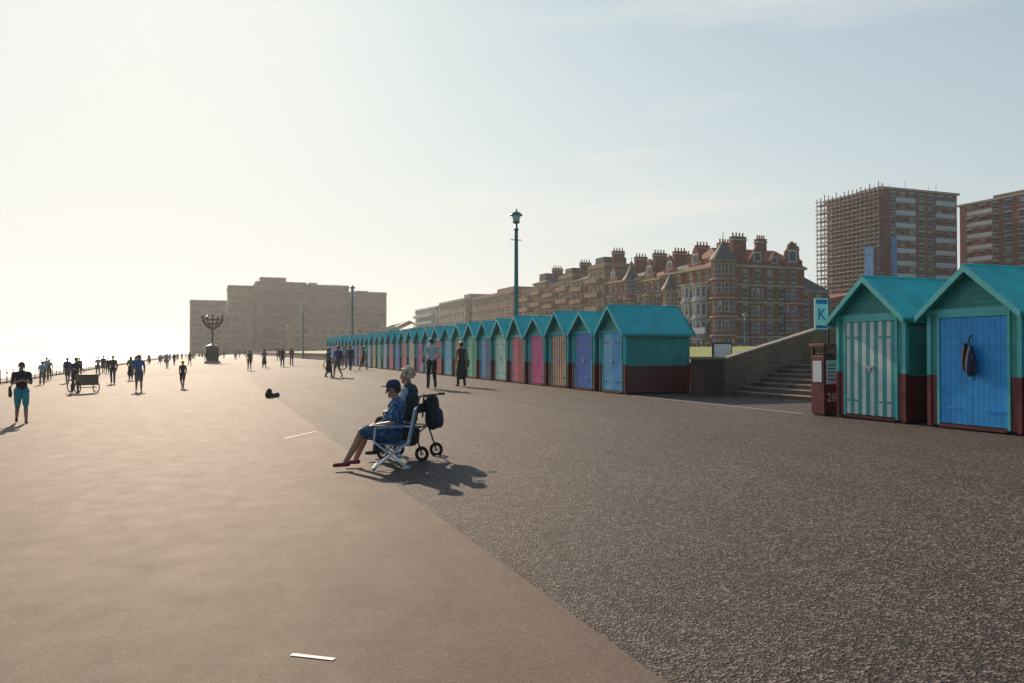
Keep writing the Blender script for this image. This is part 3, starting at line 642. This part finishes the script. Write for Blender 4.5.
def walker(stride=1.0,arms='swing',bottom='long',top='short',hair='short',skirt=False,slim=1.0,bag=None,turn=0,lean=0.0):
    f=Fig(); s=stride; w=slim
    hip={-1:(-.09,0,.92),1:(.09,0,.92)}
    kn={-1:(-.095,.17*s+.02,.50),1:(.095,.03*s+.01,.49)}
    an={-1:(-.10,.27*s,.085),1:(.10,-.27*s,.085+.06*s)}
    for q in(-1,1):
        f.cap(hip[q],kn[q],.094*w,.066*w,'bot')
        K=np.array(kn[q]);A=np.array(an[q])
        if bottom=='long': f.cap(K,A+[0,0,.01],.066*w,.052,'bot')
        else:
            f.cap(K,K+(A-K)*.38+[0,-.012,0],.053,.055,'skin'); f.cap(K+(A-K)*.38+[0,-.012,0],A,.055,.036,'skin')
            H=np.array(hip[q]); f.cap(H,H+(K-H)*.8,.1*w,.083*w,'bot')
        tip=.135; down=-.045 if q<0 else -.11*min(1,s)-.04*(1-min(1,s))
        f.cap(A+[0,-.035,-.035],A+[q*.012,tip,down],.042,.034,'shoe',((0,0,1),.85)); 
    f.cap((-.07*w,0,.93),(.07*w,0,.93),.112,.112,'bot',((0,1,0),.9))
    if skirt: f.cap((0,0,1.0),(0,.01,.50),.13,.23,'bot',((0,1,0),.75))
    y=lean
    f.cap((0,0,.99),(0,y*.5,1.16),.135*w,.135*w,'top',((0,1,0),.78)); f.cap((0,y*.5,1.14),(0,y,1.33),.135*w,.155*w,'top',((0,1,0),.72))
    f.cap((-.13*w,y,1.39),(.13*w,y,1.39),.068,.068,'top'); f.cap((-.05,y,1.42),(.05,y,1.42),.06,.06,'top')
    f.cap((0,y-.01,1.42),(0,y+.01,1.53),.056,.052,'skin')
    sh={-1:(-.185*w,y,1.385),1:(.185*w,y,1.385)}
    for q in(-1,1):
        a=.5*s*(-q if arms=='swing' else 0)
        S=np.array(sh[q])
        if arms=='swing' : E=S+[q*.05,-.12*-a*1.2-.03,-.27]; W=E+[-q*.01,.06+.16*a,-.225]
        elif arms=='fold': E=S+[q*.03,.03,-.26]; W=E+[-q*.17,.2,.07]
        elif arms=='carry': E=S+[q*.06,-.02,-.26]; W=E+[-q*.04,.2,-.06]
        elif arms=='push': E=S+[q*.03,.14,-.22]; W=E+[-q*.0,.22,-.02]
        f.cap(S,E,.056,.046,'top' if top!='none' else 'skin'); f.cap(E,W,.042 if top!='long' else .047,.030 if top!='long' else .036,'top' if top=='long' else 'skin')
        d=(W-E)/np.linalg.norm(W-E)
        hand(f,W,d,(-q,0,.1) if arms in('swing',) else (0,.2,-1),(0,1,0) if arms=='swing' else (-q,0,0),.6)
    head(f,(0,y+.02,1.60),turn=turn,hair=hair)
    if bag=='back': f.cap((0,y-.2,1.10),(0,y-.2,1.32),.13,.12,'bag',((0,1,0),.7)); 
    if bag=='side': f.cap((.27,.02,.82),(.29,-.02,.98),.10,.07,'bag',((1,0,0),.5)); f.cap((.26,0,1.0),(.12,.02,1.43),.014,.014,'bag')
    if bag=='tote': f.cap((-.30,.0,.62),(-.30,.02,.78),.12,.09,'bag',((1,0,0),.5)); f.cap((-.27,.0,.82),(-.24,.05,.9),.012,.012,'bag')
    return f
def P(n,c,v=.2,r=.85): mat('cloth_'+n,c,r,v,14,.25,50); return 'cloth_'+n
mat('skin_light',(.42,.20,.13),.5,.1,12); mat('skin_brown',(.2,.1,.06),.5,.1,12); mat('eye_dark',(.02,.015,.012),.2,0); mat('lip_tone',(.3,.1,.08),.5,0)
mat('hair_dark',(.03,.02,.015),.5,.3,40,.4,80); mat('hair_blond',(.35,.22,.1),.55,.3,40,.4,80); mat('hair_grey',(.62,.46,.32),.6,.25,40,.5,80)
P('white',(.55,.55,.55)); P('black',(.02,.02,.024)); P('navy',(.02,.03,.08)); P('grey',(.12,.12,.13)); P('teal',(.02,.28,.30)); P('blue',(.05,.13,.35)); P('denim',(.05,.08,.16)); P('red',(.28,.03,.04)); P('khaki',(.2,.16,.1)); P('maroonshoe',(.2,.03,.04)); P('vest',(.015,.05,.06)); P('pale',(.35,.42,.48))
def cols(top,bot,shoe='cloth_black',hair='hair_dark',skin='skin_light',bag='cloth_black',**k):
    d=dict(skin=skin,hair=hair,top='cloth_'+top,bot='cloth_'+bot,shoe=shoe,eye='eye_dark',lip='lip_tone',bag=bag); d.update(k); return d
pi=math.pi
m=build_fig('walking_woman',walker(.9,'fold','short','short','bun',slim=1.04,bag='side'),cols('black','teal'),.009)
place('walking_woman',m,-4.99,25.97,zg(-5),pi+.25)
m=build_fig('walking_man',walker(.55,'carry','long','short','short',bag='tote'),cols('white','black',bag='cloth_white'),.010)
place('walking_man',m,7.42,27.9,zg(7.42),-.1,1.06)
m=build_fig('walking_woman2',walker(.35,'swing','long','none','bun',skirt=True,slim=.92,bag='side'),cols('black','black'),.010)
place('walking_woman',m,8.9,29.1,zg(8.9),.15,.99)
T1=build_fig('pedestrian_a',walker(.9,'swing','long','long','short'),cols('black','navy'),.013)
T2=build_fig('pedestrian_b',walker(.8,'swing','short','short','short',bag='back'),cols('blue','grey',shoe='cloth_white'),.013)
T3=build_fig('pedestrian_c',walker(.2,'fold','long','short','long',slim=.9),cols('red','denim'),.013)
T4=build_fig('pedestrian_d',walker(1.0,'swing','short','none','bun',slim=.9),cols('black','black'),.013)
T5=build_fig('pedestrian_e',walker(.7,'swing','long','short','short'),cols('pale','khaki'),.013)
T6=build_fig('pedestrian_f',walker(.5,'carry','long','long','long',skirt=True,slim=.95),cols('grey','black'),.013)
TT=[T1,T2,T3,T4,T5,T6]
place('pedestrian',T1,-5.72,55.5,zg(-5.7),pi,1.03)
place('pedestrian',T2,-3.22,42.05,zg(-3.2),pi+.1,1.04); place('child',T4,-1.3,42.8,zg(-1.3),pi-.2,.80)
place('pedestrian',T5,-4.77,60.9,zg(-4.8),0,1.0); place('pedestrian',T6,-5.2,61.2,zg(-5.2),0,.97)
place('pedestrian',T4,3.0,70,zg(3),0,1.0); place('pedestrian',T1,6.0,74.5,zg(6),pi,1.0); place('pedestrian',T3,6.9,75.5,zg(6.9),pi,.97); place('pedestrian',T6,4.6,77,zg(4.6),.3,1.0)
place('pedestrian',T2,6.4,43.6,zg(6.4),.6,1.0); place('pedestrian',T6,6.0,44.3,zg(6.0),-2.2,.95); place('pedestrian',T1,9.0,55.6,zg(9),-.5,1.0); place('pedestrian',T4,10.2,57.2,zg(10),1.2,.95); place('pedestrian',T5,10.2,66,zg(10),pi,1)
random.seed(5)
for i in range(8): place('pedestrian',random.choice(TT),random.uniform(-12.6,-9.0),random.uniform(55,95),zg(-11),random.choice([0,pi])+random.uniform(-.3,.3),random.uniform(.92,1.06))
for i in range(36):
    u=random.uniform(-12,3); place('pedestrian',random.choice(TT),u,random.uniform(95,270),zg(u),random.choice([0,pi])+random.uniform(-.4,.4),random.uniform(.92,1.06))
for i in range(8):
    u=random.uniform(4,11); place('pedestrian',random.choice(TT),u,random.uniform(85,200),zg(u),random.choice([0,pi])+random.uniform(-.4,.4),random.uniform(.92,1.06))

# seated man -------------------------------------------------------------
f=Fig()
f.cap((-.08,0,.46),(.08,0,.46),.13,.13,'bot'); f.cap((0,-.01,.5),(0,-.02,.66),.165,.165,'top',((0,1,0),.88)); f.cap((0,.04,.58),(0,.0,.72),.145,.14,'top')
f.cap((0,-.03,.68),(0,-.07,.86),.165,.168,'top',((0,1,0),.76)); f.cap((-.14,-.07,.92),(.14,-.07,.92),.075,.075,'top'); f.cap((-.05,-.07,.95),(.05,-.07,.95),.064,.064,'top')
f.cap((0,-.06,.95),(0,-.03,1.06),.06,.056,'skin')
kn={-1:(-.15,.43,.53),1:(.13,.40,.53)}; an={-1:(-.15,.66,.10),1:(.10,.55,.10)}
for q in(-1,1):
    K=np.array(kn[q]);A=np.array(an[q]);H=np.array((q*.09,.02,.46))
    f.cap(H,H+(K-H)*.88,.112,.094,'bot'); f.cap(H+(K-H)*.8,K,.066,.058,'skin'); f.cap(K,K+(A-K)*.4+[0,-.015,0],.056,.056,'skin'); f.cap(K+(A-K)*.4+[0,-.015,0],A,.055,.036,'skin')
    f.cap(A+[0,-.03,-.035],A+[q*.02,.15,-.05],.042,.036,'shoe',((0,0,1),.8))
    S=np.array((q*.2,-.07,.91)); E=np.array((q*.27,-.02,.66)); W=np.array((q*.13,.21,.62))
    f.cap(S,S+(E-S)*.75,.066,.062,'top'); f.cap(S+(E-S)*.6,E,.048,.045,'skin'); f.cap(E,W,.044,.031,'skin')
    hand(f,W,(-q*.25,.95,-.12),(0,-.1,-1),(-q,0,0),.45)
T=head(f,(0,-.01,1.13),turn=.0,nod=.08,hair='short')
f.cap(T(-.05,.092,.004),T(.05,.092,.004),.016,.016,'glasses'); f.cap(T(.06,.085,.006),T(.083,.0,.006),.006,.006,'glasses'); f.cap(T(-.06,.085,.006),T(-.083,.0,.006),.006,.006,'glasses')
f.cap(T(0,-.02,.065),T(0,.015,.07),.094,.090,'hat'); f.cap(T(-.03,.07,.06),T(-.03,.15,.052),.05,.035,'hat',((0,0,1),.22)); f.cap(T(.03,.07,.06),T(.03,.15,.052),.05,.035,'hat',((0,0,1),.22))
def pattern(name,a,bc,sc_):
    m=bpy.data.materials.new(name); m.use_nodes=True; nt=m.node_tree; N=nt.nodes; L=nt.links; p=N['Principled BSDF']; p.inputs['Roughness'].default_value=.85
    tc=N.new('ShaderNodeTexCoord'); v=N.new('ShaderNodeTexVoronoi'); v.inputs['Scale'].default_value=sc_; L.new(tc.outputs['Object'],v.inputs['Vector'])
    r=N.new('ShaderNodeValToRGB'); r.color_ramp.elements[0].color=(*bc,1); r.color_ramp.elements[1].color=(*a,1); r.color_ramp.elements[0].position=.28; r.color_ramp.elements[1].position=.42
    L.new(v.outputs['Distance'],r.inputs[0]); L.new(r.outputs[0],p.inputs['Base Color']); MATS[name]=m
pattern('cloth_shirt_print',(.02,.06,.17),(.12,.29,.40),26); pattern('cloth_shorts_print',(.02,.05,.13),(.07,.18,.28),20)
m=build_fig('seated_man',f,dict(cols('navy','denim',shoe='cloth_maroonshoe'),top='cloth_shirt_print',bot='cloth_shorts_print',glasses='eye_dark',hat='cloth_navy'),.0065)
RM=math.atan2(.95,.30); MX,MY=2.50,11.62; MZ=zg(2.5)-.01
place('seated_man',m,MX,MY,MZ,RM)
b=B('camping_chair'); r=.013
for s in(-1,1):
    x=s*.29
    b.tube('frame','chair_white',[(x,-.26,0),(x,.24,.40)],r); b.tube('frame','chair_white',[(x,.26,0),(x,-.24,.38),(x*1.0,-.34,.86)],r)
    b.tube('frame','chair_white',[(x,.24,.40),(x,.22,.60),(x,-.28,.62)],r); b.box('armrest','chair_fabric',x-.03,x+.03,-.22,.22,.612,.635)
for (y,z) in((-.26,.015),(.26,.015),(.24,.38),(-.24,.38)): b.tube('frame','chair_white',[(-.29,y,z),(.29,y,z)],r)
b.tube('frame','chair_white',[(-.29,-.34,.86),(.29,-.34,.86)],r)
for s in(-1,1):
    b.tube('frame','chair_white',[(-.29*s,-.26,.02),(.29*s,.24,.38)],.008); b.tube('frame','chair_white',[(-.29*s,.26,.02),(.29*s,-.24,.38)],.008)
b.hexa('seat','chair_fabric',[(-.28,-.25,.335),(.28,-.25,.335),(.28,.25,.365),(-.28,.25,.365)],[(-.28,-.25,.345),(.28,-.25,.345),(.28,.25,.375),(-.28,.25,.375)])
b.hexa('back','chair_fabric',[(-.28,-.27,.42),(.28,-.27,.42),(.28,-.26,.42),(-.28,-.26,.42)],[(-.28,-.35,.86),(.28,-.35,.86),(.28,-.34,.86),(-.28,-.34,.86)])
b.finish((MX,MY,MZ),RM)
f=Fig()
f.cap((-.08,0,.60),(.08,0,.60),.125,.125,'bot'); f.cap((0,-.01,.64),(0,-.02,.80),.16,.16,'top',((0,1,0),.88)); f.cap((0,-.02,.80),(0,-.03,1.0),.16,.172,'top',((0,1,0),.8))
f.cap((-.13,-.03,1.06),(.13,-.03,1.06),.078,.078,'top'); f.cap((-.05,-.03,1.09),(.05,-.03,1.09),.066,.066,'top'); f.cap((0,-.03,1.08),(0,.0,1.19),.056,.052,'skin')
for q in(-1,1):
    H=np.array((q*.09,.02,.60));K=np.array((q*.12,.42,.58));A=np.array((q*.12,.48,.13))
    f.cap(H,K,.09,.07,'bot'); f.cap(K,A,.066,.048,'bot'); f.cap(A+[0,-.03,-.04],A+[0,.15,-.06],.042,.036,'shoe',((0,0,1),.8))
    S=np.array((q*.19,-.03,1.05)); E=np.array((q*.25,.02,.80)); W=np.array((q*.14,.24,.74))
    f.cap(S,E,.056,.05,'sleeve'); f.cap(E,W,.046,.034,'sleeve'); hand(f,W,(-q*.3,.9,-.2),(0,-.1,-1),(-q,0,0),.5)
head(f,(0,.02,1.27),turn=-.15,hair='curly')
m=build_fig('seated_woman',f,dict(cols('vest','black',hair='hair_grey'),sleeve='cloth_pale'),.0065)
RW=math.atan2(.80,.60); WX,WY=2.86,12.2; WZ=zg(2.9)
place('seated_woman',m,WX,WY,WZ,RW)
b=B('wheeled_walker')
for s in(-1,1):
    x=s*.29
    b.tube('frame','black_metal',[(x,-.36,.12),(x,-.22,.50),(x,-.32,.98),(x,-.44,.99)],.014); b.tube('frame','black_metal',[(x,.28,.10),(x,-.22,.50)],.014); b.tube('frame','black_metal',[(x,.28,.52),(x,-.24,.50)],.012)
    b.tube('frame','black_metal',[(x,.28,.10),(x,.28,.52)],.012)
    b.wheel('wheels',(x,-.36,.115),(1,0,0),.115,8,.02); b.wheel('wheels',(x,.28,.10),(1,0,0),.10,8,.02); b.cone('handles','rubber',(x,-.40,.99),(x,-.50,.995),.02,.02,8)
b.tube('frame','black_metal',[(-.29,-.24,.50),(.29,-.24,.50)],.012); b.tube('frame','black_metal',[(-.29,.28,.50),(.29,.28,.50)],.012)
b.box('seat','black_fabric',-.27,.27,-.22,.27,.475,.5); b.box('backrest','black_fabric',-.28,.28,-.285,-.26,.72,.86)
b.lathe('under_bag','black_fabric',(0,.02,.2),[(.14,0),(.2,.06),(.21,.24),(.17,.27)],12)
b.finish((WX,WY,WZ),RW)
f=Fig(); f.cap((0,-.42,.60),(0,-.40,.88),.155,.135,'bag',((0,1,0),.75)); f.cap((0,-.53,.58),(0,-.52,.70),.10,.09,'pocket',((0,1,0),.6)); f.cap((-.08,-.33,.98),(-.1,-.30,1.0),.014,.014,'bag'); f.cap((0,-.36,1.0),(.06,-.36,.98),.014,.014,'bag'); f.cap((-.12,-.32,.95),(-.12,-.30,.66),.016,.016,'bag'); f.cap((.12,-.32,.95),(.12,-.30,.66),.016,.016,'bag')
m=build_fig('backpack',f,dict(bag='black_fabric',pocket='navy_fabric'),.01); place('backpack',m,WX,WY,WZ,RW)
f=Fig(); f.cap((0,0,.12),(.02,0,.24),.15,.11,'bag',((0,1,0),.75)); f.cap((.18,.02,.08),(.34,0,.1),.08,.09,'pocket'); f.cap((0,.1,.28),(.04,.0,.34),.015,.015,'bag')
m=build_fig('rucksack',f,dict(bag='black_fabric',pocket='navy_fabric'),.014); place('rucksack',m,1.99,30.6,zg(2),.4,1.0)

def bicycle(x,y,rot,col='black_metal'):
    b=B('bicycle'); R=.34
    b.wheel('wheels',(0,-.52,R),(1,0,0),R,14,.022); b.wheel('wheels',(0,.52,R),(1,0,0),R,14,.022)
    bb=(0,-.08,.28); st=(0,-.22,.78); hd=(0,.36,.80); hb=(0,.39,.62)
    for a,c in ((bb,st),(bb,hb),((0,-.2,.74),(0,.35,.77)),(bb,(0,-.52,R)),((0,-.2,.72),(0,-.52,R)),(hd,(0,.52,R)),(st,(0,-.24,.92)),(hd,(0,.35,.98))): b.cone('frame',col,a,c,.02,.02,6)
    b.tube('handlebar','black_metal',[(-.27,.28,1.0),(-.1,.36,1.0),(.1,.36,1.0),(.27,.28,1.0)],.014); b.lathe('saddle','black_fabric',(0,-.24,.91),[(.05,0),(.09,.03),(.05,.06)],8)
    b.torus('chainset','steel',bb,(1,0,0),.09,.008,14,4); b.cone('pedals','black_metal',(.1,-.08,.13),(.0,-.08,.28),.012,.012,5); b.cone('pedals','black_metal',(-.1,-.08,.43),(0,-.08,.28),.012,.012,5)
    b.finish((x,y,zg(x)),rot)
bicycle(8.4,58.5,1.5)
b=B('cargo_bicycle')
b.box('box','wood',-.38,.38,.35,1.05,.42,.9); b.box('box_rim','wood',-.41,.41,.32,1.08,.9,.94); b.wheel('wheels',(-.46,.7,.3),(1,0,0),.3,12,.025); b.wheel('wheels',(.46,.7,.3),(1,0,0),.3,12,.025)
b.cone('axle','black_metal',(-.46,.7,.3),(.46,.7,.3),.02,.02); b.wheel('wheels',(0,-.75,.33),(1,0,0),.33,12,.025)
for a,c in (((0,.35,.45),(0,-.15,.32)),((0,-.15,.32),(0,-.35,.85)),((0,-.15,.32),(0,-.75,.33)),((0,-.32,.75),(0,-.75,.33)),((0,.33,.9),(0,.1,1.02))): b.cone('frame','black_metal',a,c,.022,.022,6)
b.tube('handlebar','black_metal',[(-.35,.0,1.05),(-.1,.12,1.03),(.1,.12,1.03),(.35,.0,1.05)],.016); b.lathe('saddle','black_fabric',(0,-.37,.86),[(.06,0),(.1,.03),(.06,.06)],8)
b.finish((-6.05,44.2,zg(-6)),-2.5)
m=build_fig('cyclist',walker(.35,'push','long','short','short',lean=.1,bag='back'),cols('navy','black',bag='cloth_black'),.013); place('cyclist',m,-6.3,44.7,zg(-6.2),-2.5,1.02)

# ---------------------------------------------------------------- light, sky
EL=math.radians(25); AZ=math.radians(-4)
w=bpy.data.worlds.new('World'); sc.world=w; w.use_nodes=True; nt=w.node_tree; N=nt.nodes; L=nt.links
sk=N.new('ShaderNodeTexSky'); sk.sky_type='NISHITA'; sk.sun_disc=False; sk.sun_elevation=EL; sk.sun_rotation=AZ; sk.dust_density=1.0; sk.air_density=1.0; sk.ozone_density=1.5
def M(op,a,b_=None,c=None):
    n=N.new('ShaderNodeMath'); n.operation=op
    for i,v in enumerate((a,b_,c)):
        if v is None: continue
        if isinstance(v,(int,float)): n.inputs[i].default_value=v
        else: L.new(v,n.inputs[i])
    return n.outputs[0]
sp=N.new('ShaderNodeSeparateColor'); L.new(sk.outputs[0],sp.inputs[0]); cc=N.new('ShaderNodeCombineColor')
for i,(mxv,tint) in enumerate(((9.3,.95),(9.3,1.5),(9.1,1.7))):
    e=M('POWER',2.71828,M('MULTIPLY',sp.outputs[i],-tint/mxv)); L.new(M('MULTIPLY',M('SUBTRACT',1.0,e),mxv),cc.inputs[i])
tc=N.new('ShaderNodeTexCoord'); sx=N.new('ShaderNodeSeparateXYZ'); L.new(tc.outputs['Generated'],sx.inputs[0])
dot=M('ADD',M('MULTIPLY',sx.outputs[1],math.cos(AZ)),M('MULTIPLY',sx.outputs[0],math.sin(AZ)))
mr=N.new('ShaderNodeMapRange'); mr.interpolation_type='SMOOTHSTEP'; L.new(dot,mr.inputs[0]); mr.inputs[1].default_value=-.5; mr.inputs[2].default_value=.95
hz=N.new('ShaderNodeMix'); hz.data_type='RGBA'; L.new(mr.outputs[0],hz.inputs[0]); hz.inputs[6].default_value=(1.6,3.0,3.9,1); hz.inputs[7].default_value=(8.9,8.7,8.1,1)
z=M('MAXIMUM',sx.outputs[2],0.0); fac=M('ADD',M('MULTIPLY',M('POWER',2.71828,M('MULTIPLY',z,-4.0)),.62),.28)
mp=N.new('ShaderNodeMapping'); mp.inputs['Scale'].default_value=(1.6,1.6,10); L.new(tc.outputs['Generated'],mp.inputs[0])
nz=N.new('ShaderNodeTexNoise'); nz.inputs['Scale'].default_value=1.6; nz.inputs['Detail'].default_value=8; L.new(mp.outputs[0],nz.inputs['Vector'])
cr=N.new('ShaderNodeMapRange'); L.new(nz.outputs['Fac'],cr.inputs[0]); cr.inputs[1].default_value=.5; cr.inputs[2].default_value=.75; cr.inputs[3].default_value=0; cr.inputs[4].default_value=.3
fac=M('MINIMUM',M('ADD',fac,cr.outputs[0]),1.0)
mx=N.new('ShaderNodeMix'); mx.data_type='RGBA'; L.new(fac,mx.inputs[0]); L.new(cc.outputs[0],mx.inputs[6]); L.new(hz.outputs[2],mx.inputs[7])
L.new(mx.outputs[2],N['Background'].inputs[0]); N['Background'].inputs[1].default_value=0.1
Ld=bpy.data.lights.new('sun','SUN'); lo=bpy.data.objects.new('sun',Ld); sc.collection.objects.link(lo); Ld.energy=5; Ld.angle=.009; Ld.color=(1,.80,.60)
sd=Vector((math.sin(AZ)*math.cos(EL),math.cos(AZ)*math.cos(EL),math.sin(EL))); lo.rotation_euler=sd.to_track_quat('Z','Y').to_euler()
hm=bpy.data.materials.new('sea_haze'); hm.use_nodes=True; n_=hm.node_tree; n_.nodes.remove(n_.nodes['Principled BSDF'])
vs_=n_.nodes.new('ShaderNodeVolumeScatter'); vs_.inputs['Density'].default_value=.00036; vs_.inputs['Anisotropy'].default_value=.45; vs_.inputs['Color'].default_value=(.97,.98,1,1)
n_.links.new(vs_.outputs[0],n_.nodes['Material Output'].inputs['Volume']); MATS['haze']=hm
b=B('sea_haze'); b.box('air','haze',-2500,2500,-60,3500,-15,60); b.finish()
# camera
cam=bpy.data.cameras.new('camera'); co=bpy.data.objects.new('camera',cam); sc.collection.objects.link(co)
cam.sensor_width=36; cam.lens=28.125; co.location=(0,0,1.83); co.rotation_euler=(math.radians(90.68),0,-TH); cam.clip_end=12000; sc.camera=co
sc.view_settings.view_transform='Standard'; sc.view_settings.look='None'; sc.view_settings.exposure=0
